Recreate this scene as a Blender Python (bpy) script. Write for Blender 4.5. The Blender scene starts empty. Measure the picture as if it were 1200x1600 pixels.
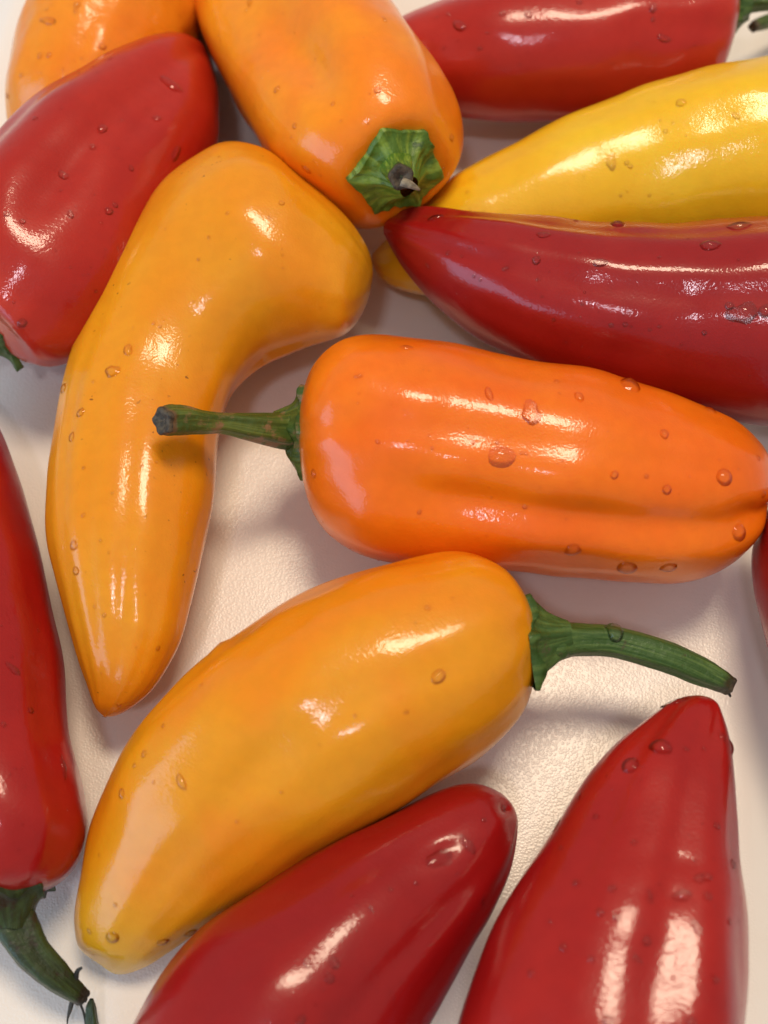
import bpy, bmesh, math, random
from mathutils import Vector, Matrix, noise
from mathutils.bvhtree import BVHTree

random.seed(7)
SC = bpy.context.scene
COL = SC.collection
R = math.radians
CM = 0.01

# ------------------------------------------------------------------ camera
TILT, DIST, HALF = R(25), 0.225, math.tan(R(24))
CAM = Vector((0, -DIST * math.sin(TILT), DIST * math.cos(TILT)))
FWD = Vector((0, math.sin(TILT), -math.cos(TILT)))
UPV = Vector((0, math.cos(TILT), math.sin(TILT)))
cd = bpy.data.cameras.new('camera')
cam = bpy.data.objects.new('camera', cd)
COL.objects.link(cam)
cam.location = CAM
cam.rotation_euler = (TILT, 0, 0)
cd.sensor_fit = 'VERTICAL'
cd.sensor_height = 36
cd.lens = 18 / HALF
cd.clip_start, cd.clip_end = 0.01, 20
cd.dof.use_dof = True
cd.dof.focus_distance = 0.198
cd.dof.aperture_fstop = 15
SC.camera = cam

# ------------------------------------------------------------------ room light
wd = bpy.data.worlds.new('World')
SC.world = wd
wd.use_nodes = True
bg = wd.node_tree.nodes['Background']
bg.inputs[0].default_value = (1.0, 0.94, 0.88, 1)
bg.inputs[1].default_value = 0.38

def lamp(name, direction, dist, size, power, colour):
    l = bpy.data.lights.new(name, 'AREA')
    l.shape = 'RECTANGLE'
    l.size, l.size_y = size
    l.energy = power
    l.color = colour
    o = bpy.data.objects.new(name, l)
    COL.objects.link(o)
    d = Vector(direction).normalized()
    o.location = d * dist
    o.rotation_euler = d.to_track_quat('Z', 'Y').to_euler()
    return o
lamp('warm_ceiling_lamp', (0.10, 0.26, 1.0), 1.1, (0.36, 0.22), 7.2, (1.0, 0.80, 0.58))
lamp('white_ceiling_lamp', (-0.14, -0.42, 1.0), 1.3, (0.13, 0.10), 1.6, (0.95, 0.90, 1.0))
lamp('window_light', (-0.93, -0.50, 0.34), 1.5, (1.6, 0.8), 13.0, (0.42, 0.68, 1.0))

vs = SC.view_settings
vs.view_transform = 'Standard'
vs.look = 'None'
vs.exposure = 0.0
vs.gamma = 1.0
cy = SC.cycles
cy.max_bounces = 7
cy.diffuse_bounces = 4
cy.glossy_bounces = 3
cy.transmission_bounces = 6
cy.sample_clamp_indirect = 4
cy.use_adaptive_sampling = True
cy.adaptive_threshold = 0.02
cy.use_denoising = True

# ------------------------------------------------------------------ photo coordinates -> world
def ray(px, py):
    return FWD + Vector((1, 0, 0)) * ((px - 600) / 800 * HALF) + UPV * ((800 - py) / 800 * HALF)
def at(px, py, z_cm):
    d = ray(px, py)
    return CAM + d * ((z_cm * CM - CAM.z) / d.z)
def depth(p):
    return (p - CAM).dot(FWD)
def proj(p):
    v = p - CAM
    D = v.dot(FWD)
    return Vector((600 + v.x / D / HALF * 800, 800 - v.dot(UPV) / D / HALF * 800))
def px_size(p):
    return depth(p) * HALF / 800

# ------------------------------------------------------------------ materials
def mat(name):
    m = bpy.data.materials.new(name)
    m.use_nodes = True
    nt = m.node_tree
    return m, nt, nt.nodes['Principled BSDF']
def N(nt, t, **kw):
    n = nt.nodes.new(t)
    for k, v in kw.items():
        if k.startswith('i_'):
            n.inputs[k[2:].replace('_', ' ')].default_value = v
        else:
            setattr(n, k, v)
    return n
def link(nt, a, b):
    nt.links.new(a, b)
def mixc(nt, fac, a, b, blend='MIX'):
    n = nt.nodes.new('ShaderNodeMix')
    n.data_type = 'RGBA'
    n.blend_type = blend
    for s, v in ((0, fac), (6, a), (7, b)):
        if hasattr(v, 'is_output'):
            link(nt, v, n.inputs[s])
        else:
            n.inputs[s].default_value = v if s == 0 else (*v, 1)
    return n.outputs[2]
def maprange(nt, v, a, b, c=0.0, d=1.0, smooth=True):
    n = nt.nodes.new('ShaderNodeMapRange')
    n.interpolation_type = 'SMOOTHSTEP' if smooth else 'LINEAR'
    link(nt, v, n.inputs[0])
    for i, x in enumerate((a, b, c, d)):
        n.inputs[1 + i].default_value = x
    return n.outputs[0]
def noise_tex(nt, vec, scale, detail=2.0, rough=0.5, dist=0.0):
    n = N(nt, 'ShaderNodeTexNoise')
    n.inputs['Scale'].default_value = scale
    n.inputs['Detail'].default_value = detail
    n.inputs['Roughness'].default_value = rough
    n.inputs['Distortion'].default_value = dist
    if vec is not None:
        link(nt, vec, n.inputs['Vector'])
    return n.outputs['Fac']

def pepper_material(name, main, alt, tip, shoulder, tip_end=0.12, shoulder_start=0.9,
                    wrinkle=0.0, specks=0.0, seed=0.0):
    m, nt, b = mat(name)
    tc = N(nt, 'ShaderNodeTexCoord')
    mp = N(nt, 'ShaderNodeMapping')
    mp.inputs['Location'].default_value = (seed, seed * 0.37, seed * 0.71)
    link(nt, tc.outputs['Object'], mp.inputs['Vector'])
    o = mp.outputs['Vector']
    at_ = N(nt, 'ShaderNodeAttribute', attribute_name='along')
    al = at_.outputs['Fac']
    n1 = noise_tex(nt, o, 38, 2.0, 0.5, 0.6)
    c = mixc(nt, maprange(nt, n1, 0.36, 0.66), main, alt)
    n2 = noise_tex(nt, o, 60, 2.0)
    # slightly wobbling end tints
    w = N(nt, 'ShaderNodeMath', operation='MULTIPLY_ADD')
    link(nt, n2, w.inputs[0]); w.inputs[1].default_value = 0.16; link(nt, al, w.inputs[2])
    c = mixc(nt, maprange(nt, w.outputs[0], tip_end + 0.08, 0.04), c, tip)
    c = mixc(nt, maprange(nt, w.outputs[0], shoulder_start + 0.02, 1.08), c, shoulder)
    # fine mottling of the flesh under the skin
    n3 = noise_tex(nt, o, 420, 2.0)
    c = mixc(nt, maprange(nt, n3, 0.3, 0.7, 0.0, 0.16), c, tuple(x * 0.72 for x in main))
    if specks:
        n4 = noise_tex(nt, o, 900, 1.0)
        n5 = noise_tex(nt, o, 70, 2.0)
        mm = N(nt, 'ShaderNodeMath', operation='MULTIPLY')
        link(nt, maprange(nt, n4, 0.70, 0.76), mm.inputs[0])
        link(nt, maprange(nt, n5, 0.50, 0.66, 0, specks), mm.inputs[1])
        c = mixc(nt, mm.outputs[0], c, (0.20, 0.05, 0.006))
    link(nt, c, b.inputs['Base Color'])
    # skin relief: micro-grain, swirls, some broader unevenness
    f1 = noise_tex(nt, o, 2300, 1.0)
    f2 = noise_tex(nt, o, 700, 2.0, 0.5, 1.5)
    f3 = noise_tex(nt, o, 150, 1.0)
    def bump(h, dist, strength, prev=None):
        bn = N(nt, 'ShaderNodeBump')
        bn.inputs['Strength'].default_value = strength
        bn.inputs['Distance'].default_value = dist
        link(nt, h, bn.inputs['Height'])
        if prev is not None:
            link(nt, prev, bn.inputs['Normal'])
        return bn.outputs['Normal']
    nb = bump(f3, 0.0006, 0.16 + wrinkle)
    nb = bump(f2, 0.00011, 0.28 + wrinkle * 0.5, nb)
    nb = bump(f1, 0.00005, 0.5, nb)
    link(nt, nb, b.inputs['Normal'])
    link(nt, nb, b.inputs['Coat Normal'])
    link(nt, maprange(nt, f3, 0.3, 0.7, 0.34, 0.42), b.inputs['Roughness'])
    b.inputs['IOR'].default_value = 1.45
    b.inputs['Specular IOR Level'].default_value = 0.22
    b.inputs['Coat Weight'].default_value = 0.65
    b.inputs['Coat Roughness'].default_value = 0.095
    b.inputs['Subsurface Weight'].default_value = 0.22
    b.inputs['Subsurface Radius'].default_value = (1.0, 0.35, 0.08)
    b.inputs['Subsurface Scale'].default_value = 0.0028
    return m

ORANGE = pepper_material('carrot_orange_skin', (0.86, 0.150, 0.003), (0.89, 0.190, 0.004), (0.84, 0.130, 0.005),
                         (0.86, 0.19, 0.004), seed=1.1)
AMBER = pepper_material('amber_skin', (0.80, 0.315, 0.006), (0.83, 0.250, 0.005), (0.70, 0.40, 0.010),
                        (0.62, 0.33, 0.012), tip_end=0.24, seed=2.3)
AMBER2 = pepper_material('amber_hook_skin', (0.82, 0.285, 0.006), (0.82, 0.33, 0.010), (0.84, 0.235, 0.006),
                         (0.78, 0.38, 0.012), tip_end=0.18, shoulder_start=0.74, specks=0.8, seed=3.9)
TOPORANGE = pepper_material('bright_orange_skin', (0.90, 0.235, 0.006), (0.92, 0.30, 0.008), (0.9, 0.23, 0.006),
                            (0.90, 0.23, 0.006), wrinkle=0.1, seed=5.2)
WRINKLED = pepper_material('wrinkled_orange_skin', (0.90, 0.25, 0.008), (0.88, 0.30, 0.014), (0.82, 0.28, 0.02),
                           (0.9, 0.25, 0.006), wrinkle=0.7, seed=6.4)
YELLOW = pepper_material('yellow_skin', (0.88, 0.50, 0.012), (0.86, 0.55, 0.016), (0.88, 0.34, 0.008),
                         (0.86, 0.55, 0.014), tip_end=0.30, seed=7.7)
RED = pepper_material('crimson_skin', (0.35, 0.007, 0.006), (0.40, 0.011, 0.007), (0.36, 0.007, 0.006),
                      (0.46, 0.020, 0.012), wrinkle=0.16, seed=8.8)
RED2 = pepper_material('dark_crimson_skin', (0.30, 0.005, 0.006), (0.34, 0.008, 0.007), (0.36, 0.007, 0.006),
                       (0.42, 0.014, 0.012), seed=9.5)
RED3 = pepper_material('scarlet_skin', (0.42, 0.014, 0.008), (0.48, 0.022, 0.010), (0.38, 0.012, 0.009),
                       (0.62, 0.055, 0.022), shoulder_start=0.72, seed=10.6)

def stem_material(name, green, pale, brown, brown_amt):
    m, nt, b = mat(name)
    tc = N(nt, 'ShaderNodeTexCoord')
    o = tc.outputs['Object']
    a1 = N(nt, 'ShaderNodeAttribute', attribute_name='along').outputs['Fac']
    a2 = N(nt, 'ShaderNodeAttribute', attribute_name='around').outputs['Fac']
    cx = N(nt, 'ShaderNodeCombineXYZ')
    m1 = N(nt, 'ShaderNodeMath', operation='MULTIPLY'); link(nt, a2, m1.inputs[0]); m1.inputs[1].default_value = 24
    m2 = N(nt, 'ShaderNodeMath', operation='MULTIPLY'); link(nt, a1, m2.inputs[0]); m2.inputs[1].default_value = 3
    link(nt, m1.outputs[0], cx.inputs[0]); link(nt, m2.outputs[0], cx.inputs[1])
    st = noise_tex(nt, cx.outputs[0], 1.0, 4.0, 0.6)
    c = mixc(nt, maprange(nt, st, 0.42, 0.68), green, pale)
    nz = noise_tex(nt, o, 260, 4.0, 0.65)
    c = mixc(nt, maprange(nt, nz, 0.62 - brown_amt * 0.2, 0.72 - brown_amt * 0.15), c, brown)
    # corky end
    e = N(nt, 'ShaderNodeMath', operation='MULTIPLY_ADD')
    link(nt, nz, e.inputs[0]); e.inputs[1].default_value = 0.22; link(nt, a1, e.inputs[2])
    c = mixc(nt, maprange(nt, e.outputs[0], 0.98, 1.06), c, tuple(x * 0.6 for x in brown))
    link(nt, c, b.inputs['Base Color'])
    bn = N(nt, 'ShaderNodeBump')
    bn.inputs['Strength'].default_value = 0.6
    bn.inputs['Distance'].default_value = 0.0004
    ad = N(nt, 'ShaderNodeMath', operation='ADD')
    link(nt, st, ad.inputs[0]); link(nt, noise_tex(nt, o, 900, 4.0, 0.6), ad.inputs[1])
    link(nt, ad.outputs[0], bn.inputs['Height'])
    link(nt, bn.outputs['Normal'], b.inputs['Normal'])
    b.inputs['Roughness'].default_value = 0.42
    return m
STEM = stem_material('green_stem', (0.034, 0.090, 0.014), (0.10, 0.18, 0.040), (0.07, 0.065, 0.025), 0.15)
STEM_SCAR = stem_material('scarred_stem', (0.045, 0.085, 0.010), (0.115, 0.165, 0.025), (0.22, 0.135, 0.06), 0.5)
STEM_DARK = stem_material('withered_stem', (0.020, 0.036, 0.009), (0.040, 0.075, 0.020), (0.030, 0.024, 0.012), 0.5)
CALYX = stem_material('calyx_green', (0.070, 0.155, 0.012), (0.23, 0.34, 0.035), (0.040, 0.090, 0.014), 0.15)

def simple(name, col, rough, scale=300, var=0.4):
    m, nt, b = mat(name)
    tc = N(nt, 'ShaderNodeTexCoord')
    n = noise_tex(nt, tc.outputs['Object'], scale, 4, 0.65)
    c = mixc(nt, maprange(nt, n, 0.35, 0.65), col, tuple(x * (1 - var) for x in col))
    link(nt, c, b.inputs['Base Color'])
    b.inputs['Roughness'].default_value = rough
    bn = N(nt, 'ShaderNodeBump')
    bn.inputs['Distance'].default_value = 0.0003
    link(nt, n, bn.inputs['Height'])
    link(nt, bn.outputs['Normal'], b.inputs['Normal'])
    return m
CORK = simple('corky_cut', (0.095, 0.072, 0.042), 0.65, 900, 0.75)
DRY = simple('dry_splinter', (0.30, 0.25, 0.17), 0.6, 900, 0.5)
DARKBITS = simple('dark_dry_fibre', (0.028, 0.026, 0.018), 0.6, 900, 0.6)

m, nt, b = mat('water')
b.inputs['Base Color'].default_value = (1, 1, 1, 1)
b.inputs['Transmission Weight'].default_value = 1
b.inputs['Roughness'].default_value = 0.0
b.inputs['IOR'].default_value = 1.33
tr = N(nt, 'ShaderNodeBsdfTransparent')
rf = N(nt, 'ShaderNodeBsdfRefraction')
rf.inputs['IOR'].default_value = 1.33
rf.inputs['Roughness'].default_value = 0.0
gl = N(nt, 'ShaderNodeBsdfGlossy')
gl.inputs['Roughness'].default_value = 0.03
fr = N(nt, 'ShaderNodeFresnel')
fr.inputs['IOR'].default_value = 1.36
m1 = N(nt, 'ShaderNodeMixShader')
m1.inputs[0].default_value = 0.25
link(nt, tr.outputs[0], m1.inputs[1])
link(nt, rf.outputs[0], m1.inputs[2])
m2 = N(nt, 'ShaderNodeMixShader')
link(nt, fr.outputs[0], m2.inputs[0])
link(nt, m1.outputs[0], m2.inputs[1])
link(nt, gl.outputs[0], m2.inputs[2])
link(nt, m2.outputs[0], nt.nodes['Material Output'].inputs['Surface'])
nt.nodes.remove(b)
WATER = m

# white plastic board: pebbled on the flat, smooth in the groove
m, nt, b = mat('white_plastic')
tc = N(nt, 'ShaderNodeTexCoord')
o = tc.outputs['Object']
tx = N(nt, 'ShaderNodeAttribute', attribute_name='pebbled').outputs['Fac']
vo = N(nt, 'ShaderNodeTexVoronoi')
vo.inputs['Scale'].default_value = 2200
link(nt, o, vo.inputs['Vector'])
g1 = vo.outputs['Distance']
g2 = noise_tex(nt, o, 2600, 1.0, 0.5)
sm = N(nt, 'ShaderNodeMath', operation='MULTIPLY_ADD')
link(nt, g2, sm.inputs[0]); sm.inputs[1].default_value = 0.25; link(nt, maprange(nt, g1, 0.75, 0.1), sm.inputs[2])
ht = N(nt, 'ShaderNodeMath', operation='MULTIPLY')
link(nt, sm.outputs[0], ht.inputs[0]); link(nt, tx, ht.inputs[1])
bn = N(nt, 'ShaderNodeBump')
bn.inputs['Strength'].default_value = 0.21
bn.inputs['Distance'].default_value = 0.00013
link(nt, ht.outputs[0], bn.inputs['Height'])
link(nt, bn.outputs['Normal'], b.inputs['Normal'])
st = noise_tex(nt, o, 45, 4, 0.6)
link(nt, mixc(nt, maprange(nt, st, 0.35, 0.7), (0.88, 0.85, 0.80), (0.86, 0.82, 0.76)), b.inputs['Base Color'])
b.inputs['Roughness'].default_value = 0.27
BOARD = m
m, nt, b = mat('pale_worktop')
tc = N(nt, 'ShaderNodeTexCoord')
n = noise_tex(nt, tc.outputs['Object'], 120, 4)
link(nt, mixc(nt, n, (0.66, 0.68, 0.72), (0.58, 0.60, 0.65)), b.inputs['Base Color'])
b.inputs['Roughness'].default_value = 0.35
TABLE = m

# ------------------------------------------------------------------ mesh helpers
def mesh_object(name, verts, faces, material, parent=None, attrs=None, smooth=True):
    me = bpy.data.meshes.new(name)
    me.from_pydata([tuple(v) for v in verts], [], faces)
    me.materials.append(material)
    if smooth:
        me.polygons.foreach_set('use_smooth', [True] * len(me.polygons))
    for k, vals in (attrs or {}).items():
        a = me.attributes.new(k, 'FLOAT', 'POINT')
        a.data.foreach_set('value', vals)
    me.update()
    ob = bpy.data.objects.new(name, me)
    COL.objects.link(ob)
    if parent:
        ob.parent = parent
    return ob
def loft(rings, close_start=True, close_end=True):
    n = len(rings[0])
    V = [p for r in rings for p in r]
    F = []
    for i in range(len(rings) - 1):
        for j in range(n):
            a, b_ = i * n + j, i * n + (j + 1) % n
            F.append((a, b_, b_ + n, a + n))
    if close_start:
        F.append(tuple(range(n - 1, -1, -1)))
    if close_end:
        k = (len(rings) - 1) * n
        F.append(tuple(range(k, k + n)))
    return V, F
def catmull(pts, u):
    # centripetal-free uniform Catmull-Rom through all points, u in 0..len-1
    n = len(pts)
    i = min(int(u), n - 2)
    f = u - i
    p1, p2 = pts[i], pts[i + 1]
    p0 = pts[i - 1] if i > 0 else p1 * 2 - p2
    p3 = pts[i + 2] if i + 2 < n else p2 * 2 - p1
    return 0.5 * ((2 * p1) + (p2 - p0) * f + (2 * p0 - 5 * p1 + 4 * p2 - p3) * f * f + (3 * p1 - p0 - 3 * p2 + p3) * f ** 3)
def sstep(a, b_, x):
    if a == b_:
        return float(x >= a)
    t = max(0.0, min(1.0, (x - a) / (b_ - a)))
    return t * t * (3 - 2 * t)

NA, NL = 112, 150
def section(theta, t, lobes, grooves):
    n, amp, ph = lobes
    r = 1 + amp * (0.25 + 0.75 * sstep(0, 0.9, t)) * math.cos(n * (theta - R(ph)))
    for (a0, a1, dep, wid, t0, t1) in grooves:
        c = R(a0 + (a1 - a0) * t)
        d = (theta - c + math.pi) % (2 * math.pi) - math.pi
        win = sstep(t0 - 0.12, t0 + 0.05, t) * (1 - sstep(t1 - 0.05, t1 + 0.12, t))
        r -= dep * win * math.exp(-(d / R(wid)) ** 2)
    return r

BODIES = []
def pepper_root(label, group, base):
    e = bpy.data.objects.new('sweet_pepper', None)
    e.empty_display_size = 0.01
    COL.objects.link(e)
    e.location = base
    e['label'] = label
    e['category'] = 'pepper'
    e['group'] = group
    return e

def finish_body(root, rings, ts, material, dents, lump, seed):
    V, F = [], []
    base = root.location
    nr = len(rings)
    cen = [sum(r, Vector()) / len(r) for r in rings]
    attr = []
    for i, r in enumerate(rings):
        edge = min(1.0, 8 * min(ts[i], 1 - ts[i]))
        for j, p in enumerate(r):
            out = (p - cen[i])
            L = out.length
            out = out / L if L > 1e-7 else Vector((0, 0, 1))
            q = p * 95 + Vector((seed, 0, 0))
            d = lump * edge * (noise.noise(q) * 0.00055 + noise.noise(p * 40 + Vector((0, seed, 0))) * 0.0009)
            th = 2 * math.pi * j / NA
            d += lump * edge * 0.00035 * noise.noise(Vector((math.cos(th) * 3.4, math.sin(th) * 3.4, ts[i] * 2.2 + seed)))
            p = p + out * d
            if dents and (p.z > cen[i].z - 0.004):
                s = proj(p)
                for (dx, dy, ra, rb, ang, mm) in dents:
                    ca, sa = math.cos(R(ang)), math.sin(R(ang))
                    ex, ey = s.x - dx, s.y - dy
                    a_, b_ = (ex * ca + ey * sa) / ra, (-ex * sa + ey * ca) / rb
                    g = a_ * a_ + b_ * b_
                    if g < 9:
                        p = p - out * (mm * 0.001 * math.exp(-g))
            V.append(p)
            attr.append(ts[i])
    n = NA
    for i in range(nr - 1):
        for j in range(n):
            a, b_ = i * n + j, i * n + (j + 1) % n
            F.append((a, b_, b_ + n, a + n))
    F.append(tuple(range(n - 1, -1, -1)))
    F.append(tuple(range((nr - 1) * n, nr * n)))
    loc = [v - base for v in V]
    vol = sum(loc[f[0]].dot(loc[f[1]].cross(loc[f[2]])) + loc[f[0]].dot(loc[f[2]].cross(loc[f[3]])) for f in F if len(f) == 4)
    if vol < 0:
        F = [tuple(reversed(f)) for f in F]
    ob = mesh_object('pod', loc, F, material, root, {'along': attr})
    bvh = BVHTree.FromPolygons(V, [f for f in F if len(f) == 4])
    BODIES.append((root, ob, bvh))
    return ob, bvh

def pepper(label, group, T, pairs, S, material, h=0.9, lift=(0, 0), raise_=0.45, raise_end=1.0, lobes=(3, 0.03, 90),
           grooves=(), dents=(), lump=1.0, seed=0.0, end_drop=0.0):
    """T/S: tip and stem end; pairs: the two sides of the pod, tip to stem (photo coordinates)."""
    v2 = lambda p: Vector((p[0], p[1]))
    Ls = [v2(T)] + [v2(p[0:2]) for p in pairs] + [v2(S)]
    Rs = [v2(T)] + [v2(p[2:4]) for p in pairs] + [v2(S)]
    k = len(Ls)
    # one closed outline, so the ends come out round
    closed = [Ls[1]] + [Rs[0]] + Rs[1:]
    def side(A, B, u):
        pts = [B[1]] + A + [B[-2]]
        return catmull(pts, u + 1)
    us = []
    for i in range(NL):
        x = i / (NL - 1)
        e = 0.5 - 0.5 * math.cos(math.pi * x)
        us.append((0.55 * x + 0.45 * e) * (k - 1))
    us = [max(0.006, min(k - 1 - 0.006, u)) for u in us]
    # across direction is taken from the outline; smooth it where the ends close
    sec = []
    for u in us:
        l, r = side(Ls, Rs, u), side(Rs, Ls, u)
        sec.append((l, r))
    est = []
    for (l, r) in sec:
        p, q = at(l.x, l.y, 1.6), at(r.x, r.y, 1.6)
        est.append((q - p).length / 2)
    h0, h1 = h if isinstance(h, tuple) else (h, h)
    hmax = max(est) * (h0 + h1) / 2
    rings, ts = [], []
    for i, (l, r) in enumerate(sec):
        t = us[i] / (k - 1)
        lf = (lift[0] + (lift[1] - lift[0]) * t) * CM
        h = h0 + (h1 - h0) * sstep(0.1, 0.85, t)
        w = est[i]
        mid = (l + r) / 2
        e2 = (r - l)
        plen = max(e2.length, 1e-3)
        e2 = e2 / plen
        shift = 0.0
        for it in range(4):
            zc = lf + w * h + (raise_ + (raise_end - raise_) * sstep(0.55, 0.85, t)) * (hmax - w * h) - end_drop * CM * sstep(0.8, 1, t)
            zc = max(zc, lf + w * h * 0.98)
            c = at(mid.x, mid.y, zc / CM)
            p, q = at(l.x, l.y, zc / CM), at(r.x, r.y, zc / CM)
            a = (q - p)
            a.normalize()
            c = c + a * shift
            ring = []
            lo, hi = 1e9, -1e9
            for j in range(NA):
                th = 2 * math.pi * j / NA
                rr = section(th, t, lobes, grooves)
                pt = c + a * (math.cos(th) * rr * w) + Vector((0, 0, math.sin(th) * rr * w * h))
                ring.append(pt)
                s = (proj(pt) - l).dot(e2)
                lo, hi = min(lo, s), max(hi, s)
            if it < 3:
                w *= plen / max(hi - lo, 1e-6)
                shift -= ((lo + hi) / 2 - plen / 2) * px_size(c)
        rings.append(ring)
        ts.append(t)
    cm_ = sum((sum(r, Vector()) / NA for r in rings), Vector()) / len(rings)
    root = pepper_root(label, group, Vector((cm_.x, cm_.y, 0)))
    ob, bvh = finish_body(root, rings, ts, material, dents, lump, seed)
    return root, ob, bvh

def axis_pepper(label, group, E, A, profile, material, lobes, grooves=(), dents=(), lump=1.0, seed=0.0, bend=0.0, roll=0.0):
    """E: stem end point, A: axis towards the stem, profile: (distance back from E in cm, radius in cm)."""
    A = Vector(A).normalized()
    X = A.cross(Vector((0, 0, 1))).normalized()
    Y = X.cross(A)
    pts = [Vector(p) for p in profile]
    k = len(pts)
    rings, ts = [], []
    tot = k - 1
    for i in range(NL):
        u = min(max(i / (NL - 1) * tot, 0.004), tot - 0.004)
        p = catmull(pts, u)
        s, r = p.x * CM, max(p.y, 0.004) * CM
        t = u / tot
        c = E - A * s + Vector((0, 0, bend * (s / 0.08) ** 2))
        ring = []
        for j in range(NA):
            th = 2 * math.pi * j / NA
            rr = section(th + R(roll), t, lobes, grooves) * r
            ring.append(c + X * (math.cos(th) * rr) + Y * (math.sin(th) * rr))
        rings.append(ring)
        ts.append(t)
    cm_ = sum((sum(r, Vector()) / NA for r in rings), Vector()) / len(rings)
    root = pepper_root(label, group, Vector((cm_.x, cm_.y, 0)))
    ob, bvh = finish_body(root, rings, ts, material, dents, lump, seed)
    return root, ob, bvh

def tube(name, root, pts, material, seed=0, ridges=5, ridge=0.07, na=40, nl=70, cap=None, twist=0.5):
    """pts: (px, py, z cm, radius px)"""
    P3 = [at(p[0], p[1], p[2]) for p in pts]
    RR = [Vector((p[3] * px_size(q), 0)) for p, q in zip(pts, P3)]
    k = len(pts)
    rings, al, ar = [], [], []
    prevx = None
    for i in range(nl):
        t = i / (nl - 1)
        u = t * (k - 1)
        c = catmull(P3, u)
        d = (catmull(P3, min(k - 1, u + 0.05)) - catmull(P3, max(0, u - 0.05))).normalized()
        x = prevx - d * prevx.dot(d) if prevx else d.cross(Vector((0, 0, 1)))
        x.normalize()
        prevx = x
        y = d.cross(x)
        r = max(catmull(RR, u).x, 1e-5)
        ring = []
        for j in range(na):
            th = 2 * math.pi * j / na
            f = 1 + ridge * math.cos(ridges * th + twist * t * 3 + seed) + 0.05 * noise.noise(Vector((math.cos(th) * 2, math.sin(th) * 2, t * 7 + seed)))
            f += 0.03 * noise.noise(Vector((math.cos(th) * 5, math.sin(th) * 5, t * 22 + seed)))
            ring.append(c + (x * math.cos(th) + y * math.sin(th)) * r * f - root.location)
            al.append(t); ar.append(j / na if j <= na / 2 else 1 - j / na)
        rings.append(ring)
    V, F = loft(rings, False, True)
    ob = mesh_object(name, V, F, material, root, {'along': al, 'around': ar})
    if cap:
        # corky, slightly dished cut face just inside the end
        last = rings[-1]
        c = sum(last, Vector()) / na
        ax = (last[0] - c).cross(last[na // 4] - c).normalized()
        prv = sum(rings[-3], Vector()) / na
        if ax.dot(c - prv) < 0:
            ax = -ax
        rr = [[c + (p - c) * s + ax * (z + 0.00025 * noise.noise(p * 900 + Vector((s * 5, 0, 0)))) for p in last]
              for s, z in ((1.02, -0.0004), (1.03, 0.0003), (0.9, 0.0006), (0.6, 0.0004), (0.3, 0.0001), (0.05, 0.0))]
        V, F = loft(rr, False, True)
        mesh_object('cut_end', V, F, cap, ob)
    return ob

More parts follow.
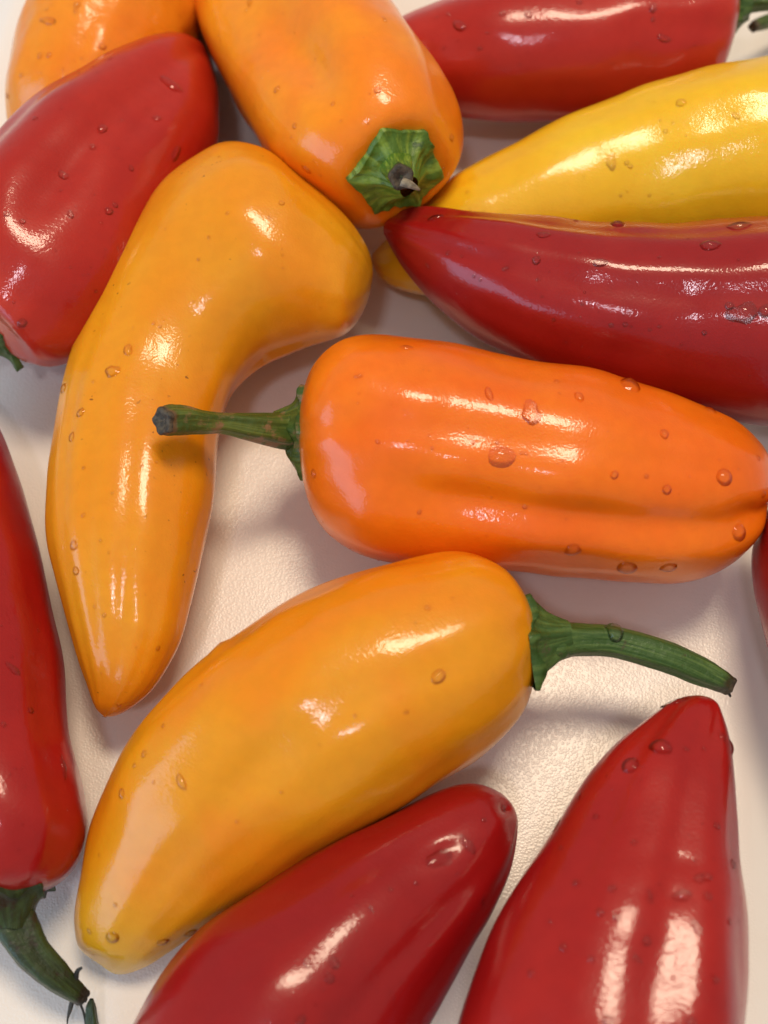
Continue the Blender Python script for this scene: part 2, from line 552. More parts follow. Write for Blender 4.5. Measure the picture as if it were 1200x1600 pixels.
def calyx(root, bvh, centre, axis, radius, stem_r, points=5, rise=0.35, seed=0, material=None, spike=0.35, thick=0.06, drop=0.16, power=2.4):
    """A star-edged collar that lies on the shoulder of the pod. radius etc. in cm."""
    A = axis.normalized()
    X = A.cross(Vector((0.2, 0.3, 1))).normalized()
    Y = A.cross(X)
    rnd = random.Random(seed)
    angs = [(i + rnd.uniform(-0.16, 0.16)) / points * 2 * math.pi for i in range(points)]
    lens = [rnd.uniform(0.85, 1.15) for _ in range(points)]
    na, nr = 96, 22
    rings, al, ar = [], [], []
    order = sorted(zip(angs, lens))
    def edge(th):
        # straight to slightly hollow edges between the points
        for q in range(points):
            a0, l0 = order[q]
            a1, l1 = order[(q + 1) % points]
            span = (a1 - a0) % (2 * math.pi)
            d = (th - a0) % (2 * math.pi)
            if d <= span:
                break
        x0, y0, x1, y1 = l0, 0.0, l1 * math.cos(span), l1 * math.sin(span)
        # ray at angle d against the chord
        den = math.cos(d) * (y1 - y0) - math.sin(d) * (x1 - x0)
        r = (x0 * (y1 - y0) - y0 * (x1 - x0)) / den
        f = d / span
        r *= 1 - spike * 0.4 * math.sin(math.pi * f) ** 0.8
        return radius * (r + 0.05 * noise.noise(Vector((math.cos(th) * 6, math.sin(th) * 6, seed))))
    grid = []
    for i in range(nr):
        row = []
        f = i / (nr - 1)
        for j in range(na):
            th = 2 * math.pi * j / na
            r = (stem_r + (edge(th) - stem_r) * f) * CM
            dirn = X * math.cos(th) + Y * math.sin(th)
            o_ = centre + dirn * r + A * 0.03
            hit = bvh.ray_cast(o_, -A, 0.06)
            z = (hit[0] - centre).dot(A) if hit[0] is not None else None
            row.append([dirn, r, z, th])
        grid.append(row)
    for j in range(na):      # where the collar reaches past the pod's edge, let it go on curving back
        last = None
        zmax = max([g[j][2] for g in grid[:6] if g[j][2] is not None] or [0])
        for i in range(nr):
            z = grid[i][j][2]
            if z is None or (last is not None and z < last - 0.0022):
                z = (last if last is not None else 0) - 0.0006
                grid[i][j][2] = z
            if z < zmax - drop * CM:
                z = zmax - drop * CM
                grid[i][j][2] = z
            last = z
    for i in range(nr):
        f = i / (nr - 1)
        ring = []
        for j in range(na):
            dirn, r, z, th = grid[i][j]
            up = rise * CM * (1 - f) ** power
            rib = max(0, math.cos(points * (th - angs[0]))) ** 3 * 0.0003 * math.sin(math.pi * f)
            curl = 0.0005 * f ** 6 * (0.5 + noise.noise(Vector((math.cos(th) * 3, math.sin(th) * 3, seed))))
            bumpy = 0.0004 * noise.noise(dirn * r * 600 + Vector((seed, 0, 0))) + 0.0011 * noise.noise(dirn * r * 230 + Vector((0, seed, 0)))
            ring.append(centre + dirn * r + A * (z + thick * CM + up + rib + curl + bumpy) - root.location)
            al.append(0.15 + 0.3 * f); ar.append(j / na)
        rings.append(ring)
    under = []
    for j in range(na):
        dirn, r, z, th = grid[-1][j]
        under.append(centre + dirn * (r * 0.985) + A * (z - 0.0006) - root.location)
        al.append(0.5); ar.append(j / na)
    rings.append(under)
    V, F = loft(rings, False, False)
    return mesh_object('calyx', V, F, material or CALYX, root, {'along': al, 'around': ar})

# water drops: a handful of shared shapes, domes with an uneven foot
DROPS = []
def drop_mesh(k):
    rnd = random.Random(40 + k)
    na, nr = 20, 9
    ph = [rnd.uniform(0, 6.28) for _ in range(3)]
    amp = [0.02, 0.06, 0.10, 0.20, 0.34][k]
    rings = []
    for i in range(nr + 1):
        f = i / (nr - 1) * 1.25
        z = 1 - f * f
        ring = []
        for j in range(na):
            th = 2 * math.pi * j / na
            o_ = 1 + amp * (math.sin(2 * th + ph[0]) * 0.6 + math.sin(3 * th + ph[1]) * 0.5 + 0.3 * math.sin(5 * th + ph[2])) * f
            ring.append(Vector((math.cos(th) * f * o_, math.sin(th) * f * o_, z)))
        rings.append(ring)
    rings = rings[1:]
    V, F = loft(rings, True, True)
    me = bpy.data.meshes.new('water_drop')
    me.from_pydata([tuple(v) for v in V], [], [tuple(reversed(f)) for f in F])   # outward normals
    me.polygons.foreach_set('use_smooth', [True] * len(me.polygons))
    me.materials.append(WATER)
    me.update()
    return me
DROPS = [drop_mesh(k) for k in range(5)]
def hit_at(bvh, px, py):
    d = ray(px, py).normalized()
    return bvh.ray_cast(CAM, d, 1.0)
def drops(root, bvh, lst, bead_count=0, seed=0, box=None):
    rnd = random.Random(seed + 900)
    for it in lst:
        px, py, rp = it[0], it[1], it[2]
        k = it[3] if len(it) > 3 else (0 if rp < 6 else rnd.choice((0, 1, 1, 2)))
        asp = it[4] if len(it) > 4 else rnd.uniform(0.9, 1.12)
        ang = it[5] if len(it) > 5 else rnd.uniform(0, 180)
        hgt = it[6] if len(it) > 6 else rnd.uniform(0.40, 0.52)
        hit = hit_at(bvh, px, py)
        if hit[0] is None:
            continue
        loc, nrm = hit[0], hit[1]
        if nrm.dot(CAM - loc) < 0:
            nrm = -nrm
        s = rp * px_size(loc)
        ob = bpy.data.objects.new('water_drop', DROPS[k])
        COL.objects.link(ob)
        ob.parent = root
        X = Vector((math.cos(R(ang)), -math.sin(R(ang)), 0))
        X = (X - nrm * X.dot(nrm)).normalized()
        Y = nrm.cross(X)
        M = Matrix((X * s * asp, Y * s / asp, nrm * s * hgt)).transposed().to_4x4()
        M.translation = loc - root.location
        ob.matrix_local = M
    if bead_count and box:
        V, F = [], []
        n = 0
        tries = 0
        while n < bead_count and tries < bead_count * 8:
            tries += 1
            px, py = rnd.uniform(box[0], box[2]), rnd.uniform(box[1], box[3])
            hit = hit_at(bvh, px, py)
            if hit[0] is None:
                continue
            loc, nrm = hit[0], hit[1]
            if nrm.dot(CAM - loc) < 0:
                nrm = -nrm
            if noise.noise(loc * 70 + Vector((seed, 0, 0))) < -0.05:
                continue
            s = (0.8 + 1.8 * rnd.random() ** 2) * px_size(loc)
            X = nrm.orthogonal().normalized()
            Y = nrm.cross(X)
            k = len(V)
            m_ = 7
            for (rr, zz) in ((1.35, -0.6), (0.8, 0.38), (0.4, 0.62)):
                for j in range(m_):
                    a = 2 * math.pi * j / m_
                    V.append(loc + (X * math.cos(a) + Y * math.sin(a)) * s * rr + nrm * s * zz - root.location)
            V.append(loc + nrm * s * 0.7 - root.location)
            for q in range(2):
                for j in range(m_):
                    F.append((k + q * m_ + j, k + q * m_ + (j + 1) % m_, k + (q + 1) * m_ + (j + 1) % m_, k + (q + 1) * m_ + j))
            for j in range(m_):
                F.append((k + 2 * m_ + j, k + 2 * m_ + (j + 1) % m_, k + 3 * m_))
            F.append(tuple(range(k + m_ - 1, k - 1, -1)))
            n += 1
        if V:
            ob = mesh_object('water_beads', V, F, WATER, root)
            ob['kind'] = 'stuff'

# ------------------------------------------------------------------ board and worktop
pa, pb = at(1150, 900, 0), at(1165, 1300, 0)
dirr = (pa - pb).normalized()
BROT = math.atan2(-dirr.x, dirr.y)
BX = Vector((math.cos(BROT), math.sin(BROT), 0))
BY = Vector((-math.sin(BROT), math.cos(BROT), 0))
rx = pa.dot(BX)
lx = at(22, 10, 0).dot(BX)
bc = BX * ((rx + lx) / 2) + BY * 0.035
hx, hy = (rx - lx) / 2, 0.175
def rrect(hx, hy, rad, n=14):
    pts = []
    for cx, cy, a0 in ((hx - rad, hy - rad, 0), (-hx + rad, hy - rad, 90), (-hx + rad, -hy + rad, 180), (hx - rad, -hy + rad, 270)):
        for i in range(n + 1):
            a = R(a0 + 90 * i / n)
            pts.append((cx + rad * math.cos(a), cy + rad * math.sin(a)))
    return pts
prof = [(-0.045, 0, 1), (-0.012, 0, 1), (-0.002, 0, 1), (-0.0002, 0, 0.7), (0.0015, -0.0003, 0.1), (0.004, -0.0014, 0), (0.007, -0.0026, 0), (0.010, -0.0030, 0),
        (0.013, -0.0026, 0), (0.016, -0.0014, 0), (0.0185, -0.0003, 0), (0.020, 0.0001, 0), (0.024, 0.0001, 0), (0.0256, -0.0005, 0),
        (0.0264, -0.002, 0), (0.0264, -0.0085, 0), (0.0256, -0.0098, 0), (0.022, -0.0099, 0)]
V, F, peb = [], [], []
nloop = None
for (off, z, pv) in prof:
    loop = rrect(hx + off, hy + off, max(0.02 + off, 0.004) if off > -0.016 else 0.003)
    nloop = len(loop)
    for (x, y) in loop:
        V.append(bc + BX * x + BY * y + Vector((0, 0, z)))
        peb.append(pv)
for i in range(len(prof) - 1):
    for j in range(nloop):
        a, b_ = i * nloop + j, i * nloop + (j + 1) % nloop
        F.append((a, a + nloop, b_ + nloop, b_))
F.append(tuple(range(nloop)))
board = mesh_object('cutting_board', [v - bc for v in V], F, BOARD, None, {'pebbled': peb})
board.location = bc
board['label'] = 'white pebbled plastic board with a smooth groove, under all the peppers'
board['category'] = 'cutting board'
tz = -0.0101
table = mesh_object('worktop', [(-0.9, -0.9, tz), (0.9, -0.9, tz), (0.9, 0.9, tz), (-0.9, 0.9, tz)], [(0, 1, 2, 3)], TABLE, smooth=False)
table['kind'] = 'structure'

# ------------------------------------------------------------------ peppers
G_RED, G_OR = 'red sweet peppers on the board', 'orange and yellow sweet peppers on the board'

# carrot-orange pepper with scarred stem
root, ob, bv = pepper('carrot-orange pepper in the middle right with long scarred stem pointing left', G_OR, (1200, 758), [
    (1190, 712, 1196, 815), (1165, 680, 1178, 858), (1120, 650, 1140, 885), (1060, 624, 1070, 904), (980, 598, 980, 909),
    (900, 578, 900, 905), (800, 562, 805, 897), (700, 537, 710, 888), (630, 523, 640, 882), (570, 522, 585, 872),
    (525, 536, 540, 853), (492, 568, 505, 825), (476, 610, 482, 785), (470, 650, 470, 730)], (474, 690), ORANGE,
    h=0.92, raise_=0.8, lobes=(3, 0.02, 100), grooves=[(38, 42, 0.115, 11, 0.0, 0.55), (40, 42, 0.025, 12, 0.5, 0.85), (20, 24, -0.04, 12, 0.0, 0.45), (78, 74, 0.018, 8, 0.2, 0.85)],
    dents=[(1190, 800, 40, 16, 0, 1.6)], seed=1.0)
ax = Vector((-0.99, 0.13, 0.05))
calyx(root, bv, at(476, 668, 2.2), ax, 0.92, 0.22, 5, 0.45, seed=3, material=STEM_SCAR, spike=0.3)
tube('stem', root, [(484, 668, 2.0, 30), (455, 671, 2.25, 30), (436, 672, 2.4, 27), (400, 668, 2.7, 22), (350, 661, 3.05, 16), (320, 660, 3.25, 18),
                    (292, 657, 3.45, 22), (268, 657, 3.62, 23), (256, 658, 3.72, 21)], STEM_SCAR, seed=1.2, ridges=5, ridge=0.1, cap=CORK)
drops(root, bv, [(764, 615, 9, 2, 1.5, 75), (830, 645, 17, 3, 1.1, 100), (785, 712, 19, 1, 1.2, 0, .3), (905, 620, 9, 1, 1.2, 80), (985, 601, 18), (1038, 678, 8),
                 (1132, 745, 14, 0), (1042, 765, 8), (960, 742, 7), (980, 888, 16, 0), (1045, 887, 13, 1), (895, 860, 12, 2), (635, 543, 8, 0, 1.3, 0),
                 (490, 740, 7), (1155, 832, 13), (1185, 716, 5), (1193, 772, 6), (777, 691, 4), (870, 596, 5), (1110, 641, 10), (739, 691, 4), (815, 708, 3),
                 (822, 709, 3), (590, 690, 4), (675, 700, 3), (1010, 744, 4), (655, 800, 4), (820, 792, 4), (560, 588, 5, 2, 1.6, 0)], 60, 1, (480, 530, 1190, 900))

# amber pepper in front
root, ob, bv = pepper('large smooth amber pepper with long green stem pointing right, below the carrot-orange one', G_OR, (180, 1522), [
    (128, 1490, 225, 1512), (115, 1450, 262, 1487), (118, 1390, 310, 1452), (135, 1310, 365, 1414), (160, 1240, 425, 1378),
    (200, 1165, 485, 1343), (255, 1090, 545, 1309), (320, 1025, 605, 1276), (400, 968, 660, 1244), (480, 925, 710, 1214),
    (560, 896, 755, 1184), (640, 876, 795, 1150), (705, 866, 822, 1115), (760, 878, 836, 1075), (795, 905, 841, 1040), (820, 945, 837, 1003)],
    (830, 975), AMBER, h=(0.74, 1.0), lift=(0, 0.55), raise_=0.1, lobes=(3, 0.025, 80), grooves=[(72, 66, 0.035, 10, 0.6, 1.0), (46, 40, 0.025, 10, 0.6, 1.0)],
    dents=[(150, 1506, 26, 14, 20, 1.0), (410, 1200, 90, 60, -35, 2.0), (540, 1110, 120, 60, -35, 0.9), (345, 1010, 12, 10, 0, -0.5)], seed=2.0)
ax = Vector((0.97, 0.20, 0.0))
calyx(root, bv, at(834, 1004, 2.4), ax, 0.86, 0.27, 6, 0.5, seed=8, material=STEM, spike=0.28)
st = tube('stem', root, [(832, 1006, 2.4, 34), (858, 1004, 2.4, 35), (880, 1001, 2.35, 29), (910, 1000, 2.3, 25), (960, 1003, 2.2, 24), (1040, 1025, 2.05, 24),
                    (1095, 1048, 1.9, 22), (1120, 1060, 1.85, 19), (1138, 1070, 1.8, 15)], STEM, seed=2.2, ridges=5, cap=CORK)
V, F = loft([[at(1130 + 6 * math.cos(a), 1066 + 6 * math.sin(a), 1.85) - root.location for a in (0, 1.57, 3.14, 4.71)],
             [at(1141 + 2 * math.cos(a), 1088 + 2 * math.sin(a), 1.7) - root.location for a in (0, 1.57, 3.14, 4.71)]])
mesh_object('splinter', V, F, DARKBITS, st)
drops(root, bv, [(668, 950, 6), (685, 1057, 12, 1), (297, 1458, 10), (255, 1472, 9), (175, 1465, 11, 0), (283, 1222, 10, 2, 1.4, 60), (225, 1178, 6), (190, 1240, 8),
                 (210, 1196, 4), (240, 1222, 3), (370, 1284, 3), (440, 1238, 3), (635, 1112, 4), (775, 1166, 8), (555, 1118, 3), (140, 1455, 5), (180, 1414, 4),
                 (155, 1336, 3), (255, 1134, 4), (315, 1070, 3)], 40, 2, (130, 880, 830, 1510))
sb = BVHTree.FromObject(st, bpy.context.evaluated_depsgraph_get())
sb = BVHTree.FromPolygons([v.co + root.location for v in st.data.vertices], [tuple(p.vertices) for p in st.data.polygons])
drops(root, sb, [(962, 990, 13, 0, 1.0, 0, 0.75)])

# hooked amber pepper
root, ob, bv = pepper('hooked amber pepper on the left, bent at the top and pointed at the bottom', G_OR, (163, 1120), [
    (130, 1063, 228, 1088), (107, 1000, 272, 1022), (88, 925, 298, 943), (76, 850, 316, 860), (72, 780, 330, 780), (82, 680, 341, 690),
    (104, 580, 352, 640), (140, 480, 368, 608), (190, 370, 395, 584), (245, 280, 425, 567), (320, 226, 458, 556), (400, 228, 490, 546),
    (470, 275, 515, 538), (535, 330, 538, 526), (572, 378, 556, 504), (583, 415, 570, 475)], (579, 445), AMBER2,
    h=0.84, raise_=0.5, lobes=(3, 0.02, 60), grooves=[(81, 79, 0.028, 7, 0.08, 0.42), (107, 107, 0.028, 7, 0.06, 0.40), (133, 131, 0.02, 8, 0.05, 0.42)],
    dents=[(420, 520, 60, 60, 0, 1.5), (380, 290, 70, 40, 30, 0.7), (163, 1116, 10, 8, 0, 0.6)], seed=3.0, end_drop=0.3)
drops(root, bv, [(200, 547, 9, 2, 1.3, 80), (175, 580, 12, 3), (125, 645, 8), (112, 683, 8, 2, 1.2, 70), (115, 852, 8), (118, 892, 7, 0), (99, 607, 9), (146, 596, 3),
                 (250, 510, 3), (240, 505, 3), (222, 728, 3), (310, 405, 3), (163, 961, 4), (355, 333, 3), (326, 371, 3), (420, 340, 3),
                 (130, 805, 4), (131, 731, 3), (148, 948, 3), (186, 1101, 4), (247, 1013, 4), (440, 317, 5, 0)], 70, 3, (80, 230, 570, 1100))

# red pepper at right with the pointed tip
root, ob, bv = pepper('dark red pepper at the right edge, pointed tip aimed left over the yellow one', G_RED, (599, 358), [
    (610, 338, 607, 382), (640, 327, 632, 425), (690, 321, 675, 475), (750, 328, 735, 522), (830, 336, 810, 563), (920, 347, 905, 597),
    (1020, 349, 1010, 625), (1110, 342, 1105, 645), (1200, 333, 1200, 663), (1290, 330, 1295, 668), (1370, 345, 1375, 650), (1410, 400, 1415, 600)],
    (1425, 500), RED2, h=0.95, lift=(0.3, 0.0), raise_=0.8, lobes=(3, 0.035, 75), grooves=[(70, 67, 0.030, 10, 0.25, 1.0), (122, 118, 0.012, 10, 0.2, 0.8)],
    dents=[(640, 334, 50, 9, 5, 0.8)], seed=4.0)
ax = Vector((1, 0, 0.1))
calyx(root, bv, at(1420, 500, 2.0), ax, 1.0, 0.3, 5, 0.45, seed=5, material=STEM)
tube('stem', root, [(1415, 500, 2.0, 30), (1450, 500, 2.1, 25), (1500, 490, 2.2, 20), (1580, 470, 2.2, 18)], STEM, seed=6, cap=CORK)
drops(root, bv, [(849, 367, 9, 1, 1.2, 0), (838, 407, 7), (938, 410, 9, 1, 1.3, 0), (1110, 383, 14, 1, 1.2, 0), (805, 332, 13), (965, 350, 13), (1155, 353, 14, 1, 1.4, 0),
                 (1160, 490, 19, 3, 1.2, 10, .4), (1196, 486, 11, 2), (1140, 478, 7), (668, 415, 4, 0, 1.4, 70), (910, 475, 3), (955, 508, 4), (977, 507, 4), (1030, 510, 3), (1015, 515, 3),
                 (740, 432, 3), (750, 437, 3), (788, 420, 4), (793, 418, 3), (865, 500, 3), (840, 437, 3), (700, 395, 4), (722, 400, 3), (1100, 520, 4), (680, 340, 8, 2, 1.6, 0),
                 (760, 331, 5), (900, 345, 4), (1030, 402, 3)], 60, 4, (610, 335, 1195, 620))

# yellow pepper
root, ob, bv = pepper('bright yellow pepper at the upper right, lying behind the dark red pointed one', G_OR, (580, 402), [
    (597, 384, 590, 428), (626, 356, 618, 449), (662, 316, 660, 460), (705, 277, 712, 460), (765, 242, 780, 448), (835, 203, 858, 432),
    (910, 167, 938, 418), (990, 134, 1025, 405), (1070, 108, 1115, 396), (1150, 92, 1200, 388), (1230, 80, 1285, 375), (1300, 85, 1345, 340),
    (1350, 120, 1380, 285)], (1380, 200), YELLOW, h=0.92, raise_=0.25, lobes=(3, 0.025, 100),
    grooves=[(112, 112, 0.016, 12, 0.1, 0.7), (75, 80, 0.03, 10, 0.5, 1.0)], seed=5.0)
calyx(root, bv, at(1378, 200, 1.8), Vector((1, 0.25, 0.1)), 1.0, 0.3, 5, 0.45, seed=6, material=STEM)
tube('stem', root, [(1370, 200, 1.8, 25), (1400, 195, 1.9, 22), (1450, 180, 2.0, 17), (1530, 165, 2.0, 15)], STEM, seed=7, cap=CORK)
drops(root, bv, [(955, 252, 10, 2, 1.3, 90, .25), (1150, 181, 6, 1, 1.3, 50), (985, 260, 4), (979, 254, 4), (970, 305, 3), (1015, 305, 3), (1064, 160, 8), 
                 (1040, 205, 4), (730, 300, 3)], 30, 5, (690, 100, 1190, 330))

# red pepper top right
root, ob, bv = pepper('red pepper along the top right edge, behind the yellow one', G_RED, (585, 95), [
    (600, 50, 603, 140), (640, 19, 650, 172), (700, -5, 720, 185), (780, -30, 800, 191), (870, -48, 890, 190), (960, -58, 980, 184),
    (1040, -60, 1050, 176), (1095, -54, 1095, 160), (1128, -34, 1126, 135), (1145, -8, 1141, 95)], (1148, 40), RED3, h=0.95, raise_=0.6,
    lobes=(4, 0.035, 70), grooves=[(60, 50, 0.04, 10, 0.6, 1.0)], dents=[(1130, 95, 10, 34, 10, 0.7)], seed=6.0)
calyx(root, bv, at(1146, 12, 2.2), Vector((1, 0.05, 0.1)), 0.7, 0.3, 5, 0.3, seed=9, material=STEM)
tube('stem', root, [(1140, 6, 2.2, 20), (1165, 0, 2.25, 19), (1200, -2, 2.3, 17), (1250, -2, 2.3, 15), (1310, 4, 2.2, 14)], STEM, seed=8, cap=CORK)
drops(root, bv, [(718, 40, 10, 2, 1.3, 30), (785, 21, 5), (825, 22, 7, 1), (750, 75, 4), (1020, 12, 7), (1037, 60, 8, 2, 1.5, 20), (905, 3, 5), (700, 22, 4), (1020, 30, 4)], 40, 6, (680, 5, 1130, 170))

# red pepper upper left
root, ob, bv = pepper('broad red pepper at the upper left, between wrinkled orange and hooked amber ones', G_RED, (326, 92), [
    (300, 66, 344, 132), (246, 60, 354, 178), (158, 104, 348, 230), (60, 168, 305, 315), (-5, 215, 262, 395), (-60, 270, 215, 472),
    (-95, 330, 165, 530), (-105, 390, 112, 556), (-95, 440, 66, 560), (-70, 475, 28, 533)], (-22, 505), RED3, h=0.92, raise_=0.5,
    lobes=(3, 0.03, 120), grooves=[(74, 74, 0.10, 13, 0.03, 0.55), (128, 128, 0.04, 10, 0.05, 0.7), (100, 100, -0.03, 12, 0.0, 0.6)], dents=[(235, 175, 60, 18, -48, 1.2)], seed=7.0)
calyx(root, bv, at(-20, 500, 1.6), Vector((-0.75, -0.65, 0.12)), 1.1, 0.35, 5, 0.4, seed=12, material=STEM)
tube('stem', root, [(-15, 495, 1.6, 30), (-45, 515, 1.7, 25), (-90, 550, 1.8, 20), (-150, 590, 1.9, 18)], STEM, seed=9, cap=CORK)
drops(root, bv, [(160, 202, 9), (145, 230, 6), (205, 263, 5), (100, 275, 9, 2, 1.4, 30), (268, 132, 14, 3, 1.4, 40, .3), (275, 240, 10, 2, 1.6, 100, .3), (170, 330, 7), (180, 320, 5),
                 (35, 346, 5), (10, 334, 5), (245, 185, 7, 2), (95, 298, 3), (190, 188, 3), (150, 455, 3), (35, 505, 7), (55, 185, 5), (172, 92, 4), (110, 335, 6, 2, 1.3, 60)], 60, 7, (5, 60, 340, 520))

# red pepper left edge
root, ob, bv = pepper('dark red pepper cut off by the left edge, with withered stem at its lower end', G_RED, (-60, 600), [
    (-110, 650, 0, 668), (-150, 730, 32, 740), (-180, 830, 60, 840), (-195, 930, 80, 940), (-200, 1030, 99, 1030), (-195, 1130, 108, 1140),
    (-185, 1220, 133, 1240), (-165, 1300, 137, 1300), (-130, 1360, 110, 1357), (-80, 1402, 62, 1391)], (-18, 1414), RED, h=0.88, raise_=0.5,
    lobes=(3, 0.03, 60), grooves=[(35, 35, 0.03, 10, 0.5, 1.0)], seed=8.0)
calyx(root, bv, at(6, 1408, 1.3), Vector((0.25, -0.95, -0.05)), 0.95, 0.4, 5, 0.35, seed=14, material=STEM_DARK, spike=0.4)
st = tube('stem', root, [(6, 1392, 1.3, 42), (16, 1425, 1.3, 38), (32, 1458, 1.25, 33), (54, 1492, 1.15, 28), (86, 1524, 1.0, 23), (112, 1546, 0.85, 17), (128, 1558, 0.75, 13)],
          STEM_DARK, seed=10, ridges=4, ridge=0.12, cap=DARKBITS)
def fibre(parent, pts, name='fibre', material=DARKBITS):
    P3 = [at(*p[:3]) - root.location for p in pts]
    rings = []
    for i in range(14):
        u = i / 13 * (len(pts) - 1)
        c = catmull(P3, u)
        d = (catmull(P3, min(len(pts) - 1, u + .1)) - catmull(P3, max(0, u - .1))).normalized()
        x = d.cross(Vector((0, 0, 1))).normalized(); y = d.cross(x)
        rr = catmull([Vector((p[3], 0)) for p in pts], u).x * px_size(c + root.location)
        rings.append([c + (x * math.cos(a) + y * math.sin(a) * 0.6) * rr for a in [k * math.pi / 3 for k in range(6)]])
    V, F = loft(rings)
    return mesh_object(name, V, F, material, parent)
fibre(st, [(118, 1548, .85, 3), (118, 1532, .95, 5), (121, 1518, 1.1, 4), (128, 1512, 1.2, 2)])
fibre(st, [(114, 1560, .7, 4), (110, 1575, .5, 4), (106, 1590, .3, 2), (105, 1600, .2, 1)])
fibre(st, [(122, 1560, .7, 3), (128, 1575, .5, 2), (132, 1588, .3, 2), (134, 1605, .2, 1)])
fibre(st, [(126, 1552, .8, 7), (132, 1560, .75, 5), (133, 1566, .7, 2)])
drops(root, bv, [(48, 1110, 6, 1), (5, 1132, 5), (20, 1045, 9, 3, 1.5, 30, .25), (123, 1325, 5), (60, 985, 3), (100, 1200, 9, 4, 1.8, 70, .2)], 40, 8, (0, 700, 130, 1380))

# red pepper bottom centre
root, ob, bv = pepper('red pepper at the bottom centre, blunt tip beside the amber one', G_RED, (803, 1262), [
    (775, 1237, 809, 1300), (725, 1230, 799, 1365), (655, 1254, 772, 1430), (570, 1296, 737, 1485), (480, 1345, 702, 1545), (390, 1400, 664, 1608),
    (312, 1455, 612, 1680), (250, 1525, 555, 1745), (203, 1600, 495, 1800), (180, 1680, 430, 1840), (190, 1760, 360, 1850)], (260, 1835), RED2,
    h=0.92, raise_=0.95, lobes=(3, 0.03, 100), grooves=[(60, 65, 0.03, 9, 0.3, 1.0), (118, 112, 0.04, 9, 0.2, 0.9)],
    dents=[(790, 1262, 12, 9, 45, 1.4), (690, 1330, 26, 14, -20, 0.7)], seed=9.0)
drops(root, bv, [(480, 1505, 7, 2, 1.3, 60), (522, 1504, 9, 2, 1.2, 60), (515, 1528, 8, 2), (688, 1340, 20, 3, 1.3, -20, .35), (470, 1594, 8), (755, 1408, 5, 2, 1.5, 60), (756, 1281, 4),
                 (786, 1264, 7, 0), (650, 1380, 4), (610, 1390, 4), (730, 1318, 10, 3, 1.4, 60, .3), (550, 1400, 3), (580, 1420, 4, 2, 1.6, 60)], 50, 9, (300, 1250, 800, 1590))

# red pepper bottom right
root, ob, bv = pepper('big red pepper at the bottom right, tip pointing up and dotted with drops', G_RED, (1090, 1088), [
    (1050, 1097, 1124, 1105), (1000, 1130, 1139, 1152), (945, 1180, 1147, 1220), (890, 1252, 1156, 1300), (840, 1332, 1164, 1380),
    (795, 1405, 1169, 1455), (755, 1495, 1170, 1530), (718, 1590, 1167, 1600), (695, 1680, 1160, 1690), (690, 1770, 1145, 1770), (715, 1840, 1110, 1840),
    (780, 1880, 1040, 1880)], (910, 1890), RED, h=0.88, lift=(1.0, 0.0), raise_=0.75, lobes=(3, 0.03, 60),
    grooves=[(80, 78, 0.035, 13, 0.22, 1.0), (56, 56, -0.065, 15, 0.15, 1.0), (128, 122, 0.03, 12, 0.2, 0.9)],
    dents=[(1120, 1140, 10, 30, 10, 0.5), (1060, 1345, 40, 14, 10, 0.25), (1040, 1398, 30, 12, 0, 0.3)], seed=10.0)
drops(root, bv, [(1010, 1470, 8, 2), (1120, 1290, 6), (900, 1380, 6), (880, 1480, 7, 2), (1090, 1450, 9, 3, 1.3, 80), (1140, 1440, 6), (830, 1520, 6), (1030, 1165, 15, 0, 1.0, 0, .5), (986, 1196, 15, 1), (1072, 1170, 5), (1100, 1170, 4), (1129, 1151, 7), (1142, 1168, 10, 0, 1.3, 80), (931, 1276, 5), (991, 1316, 5), (957, 1388, 6),
                 (938, 1425, 7), (963, 1433, 6), (1015, 1397, 6, 2, 1.4, 80), (1016, 1407, 5), (1105, 1370, 8), (1092, 1373, 8, 3), (1066, 1400, 12, 3, 1.3, 0), (1106, 1400, 7), (1145, 1350, 8),
                 (1160, 1365, 9, 0, 1.4, 85), (1117, 1530, 7), (950, 1595, 9), (1080, 1596, 8), (925, 1498, 5, 2), (995, 1498, 7, 2, 1.5, 45, .3), (876, 1324, 4), (870, 1290, 8, 4, 1.8, 50, .2),
                 (905, 1245, 6, 2, 1.6, 50, .3), (1140, 1200, 4), (860, 1440, 4), (1060, 1095, 12, 4, 1.4, 0, .25)], 60, 10, (740, 1110, 1160, 1590))

# red pepper peeping in at the right edge
root, ob, bv = pepper('sliver of a shaded red pepper at the right edge, below the carrot-orange tip', G_RED, (1183, 838), [
    (1204, 792, 1180, 880), (1265, 762, 1187, 940), (1345, 790, 1203, 1010), (1415, 865, 1228, 1085), (1460, 970, 1263, 1160), (1470, 1080, 1308, 1220)],
    (1410, 1210), RED, h=0.95, lift=(0.5, 0.5), raise_=0.6, lobes=(3, 0.03, 90), seed=11.0)
calyx(root, bv, at(1412, 1212, 2.3), Vector((0.6, -0.75, 0.0)), 0.9, 0.3, 5, 0.4, seed=15, material=STEM)
tube('stem', root, [(1400, 1200, 2.3, 26), (1430, 1235, 2.3, 24), (1465, 1275, 2.3, 19), (1520, 1330, 2.2, 17)], STEM, seed=14, cap=CORK)
drops(root, bv, [(1196, 830, 4), (1194, 850, 3)], 0)

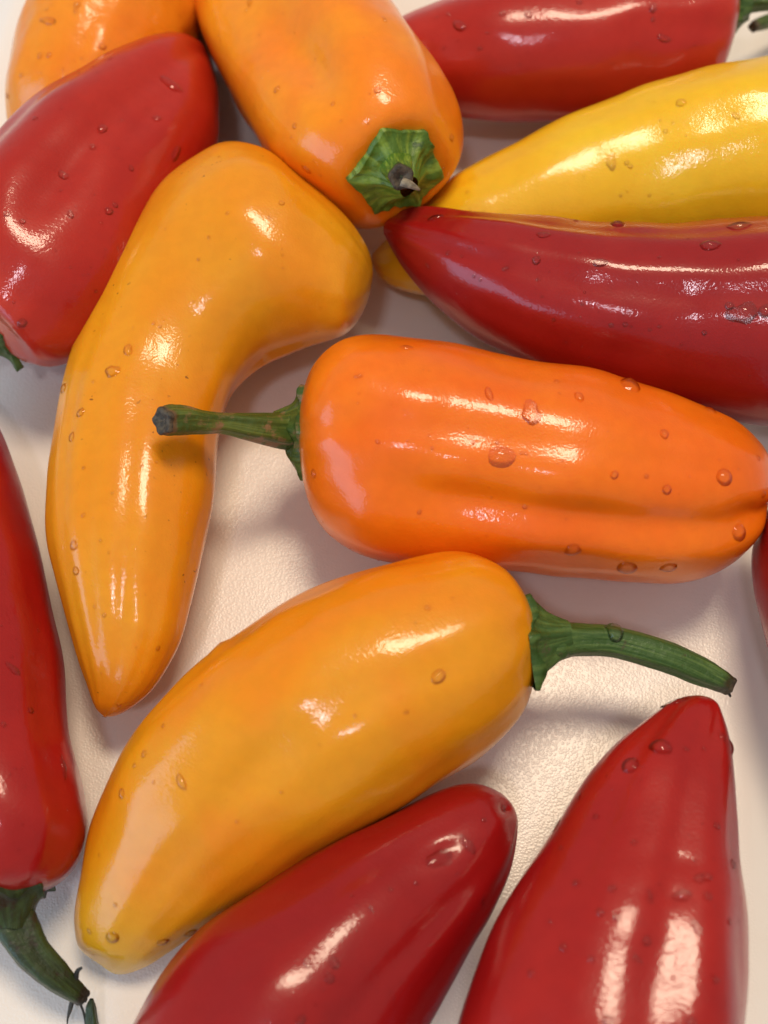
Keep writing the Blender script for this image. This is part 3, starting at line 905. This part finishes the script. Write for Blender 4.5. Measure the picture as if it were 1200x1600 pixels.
# wrinkled orange pepper in the corner
root, ob, bv = pepper('wrinkled orange pepper in the top left corner, behind the broad red one', G_OR, (50, 262), [
    (14, 215, 115, 260), (4, 150, 190, 215), (12, 95, 250, 145), (35, 45, 300, 55), (65, 0, 330, -20), (110, -60, 360, -90), (160, -110, 380, -140),
    (225, -145, 388, -180)], (325, -195), WRINKLED, h=0.9, raise_=0.3, lobes=(3, 0.02, 90), lump=1.8, seed=12.0)
drops(root, bv, [(62, 87, 5), (76, 86, 5), (160, 72, 6, 2), (120, 7, 6), (118, 17, 4), (72, 32, 9, 3, 1.5, 30, .3), (54, 168, 6), (12, 150, 5), (73, 15, 3), (33, 117, 4)], 60, 11, (10, 5, 290, 220))

# bright orange pepper with its calyx turned to the viewer
E = at(616, 260, 3.5)
A = Vector((0.33, -0.80, 0.24))
root, ob, bv = axis_pepper('bright orange pepper at the top centre with green calyx facing the viewer', G_OR, E, A, [
    (10.6, 0.0), (10.5, 0.45), (10.0, 0.95), (9.0, 1.4), (7.4, 1.75), (5.6, 1.95), (3.8, 2.0), (2.2, 1.93), (1.1, 1.78), (0.4, 1.5), (-0.05, 1.1), (-0.1, 0.7), (0.0, 0.35), (0.02, 0.0)],
    TOPORANGE, (4, 0.05, 20), dents=[(460, 70, 55, 95, -35, 5.0), (590, 95, 40, 70, -35, 1.0)], seed=13.0)
calyx(root, bv, E, A, 1.02, 0.2, 6, 0.62, seed=23, spike=0.14, drop=0.4, thick=0.10, power=1.5)
st = tube('stem', root, [(617, 256, 3.50, 34), (620, 262, 3.85, 26), (624, 270, 4.15, 20), (627, 277, 4.40, 19)], CALYX, seed=12, ridges=5, cap=CORK)
fibre(st, [(628, 284, 4.6, 9), (640, 288, 4.6, 8), (650, 293, 4.55, 5), (656, 297, 4.5, 2)], 'splinter', DRY)
drops(root, bv, [(590, 141, 6), (460, 197, 5), (432, 140, 6), (520, 162, 4), (390, 4, 7, 2, 1.5, 70), (706, 215, 6), (478, 265, 7, 2, 1.5, 45, .3), (600, 30, 5, 2, 1.6, 60), (640, 40, 4)], 50, 12, (330, 5, 710, 330))

# loose bits of stem
def loose(name, label, pts, material, cap=None):
    base = at(pts[0][0], pts[0][1], 0)
    e = bpy.data.objects.new(name, None)
    e.empty_display_size = 0.01
    COL.objects.link(e)
    e.location = base
    e['label'] = label
    e['category'] = 'stem'
    e['group'] = 'loose stem ends'
    tube('stalk', e, pts, material, seed=15, ridges=4, ridge=0.12, na=24, nl=30, cap=cap)
loose('broken_stem', 'dark broken bit of stem on the board at the bottom left edge', [(143, 1561, 0.5, 3), (142, 1572, 0.45, 7), (143, 1590, 0.35, 9), (146, 1615, 0.3, 10), (150, 1650, 0.3, 10)], STEM_DARK)
loose('dry_stem', 'dry brown stem end lying at the top right edge under a green stem', [(1290, 10, 0.5, 12), (1240, 22, 0.6, 11), (1205, 32, 0.7, 10), (1186, 38, 0.8, 9), (1178, 41, 0.85, 8)], STEM_SCAR, CORK)
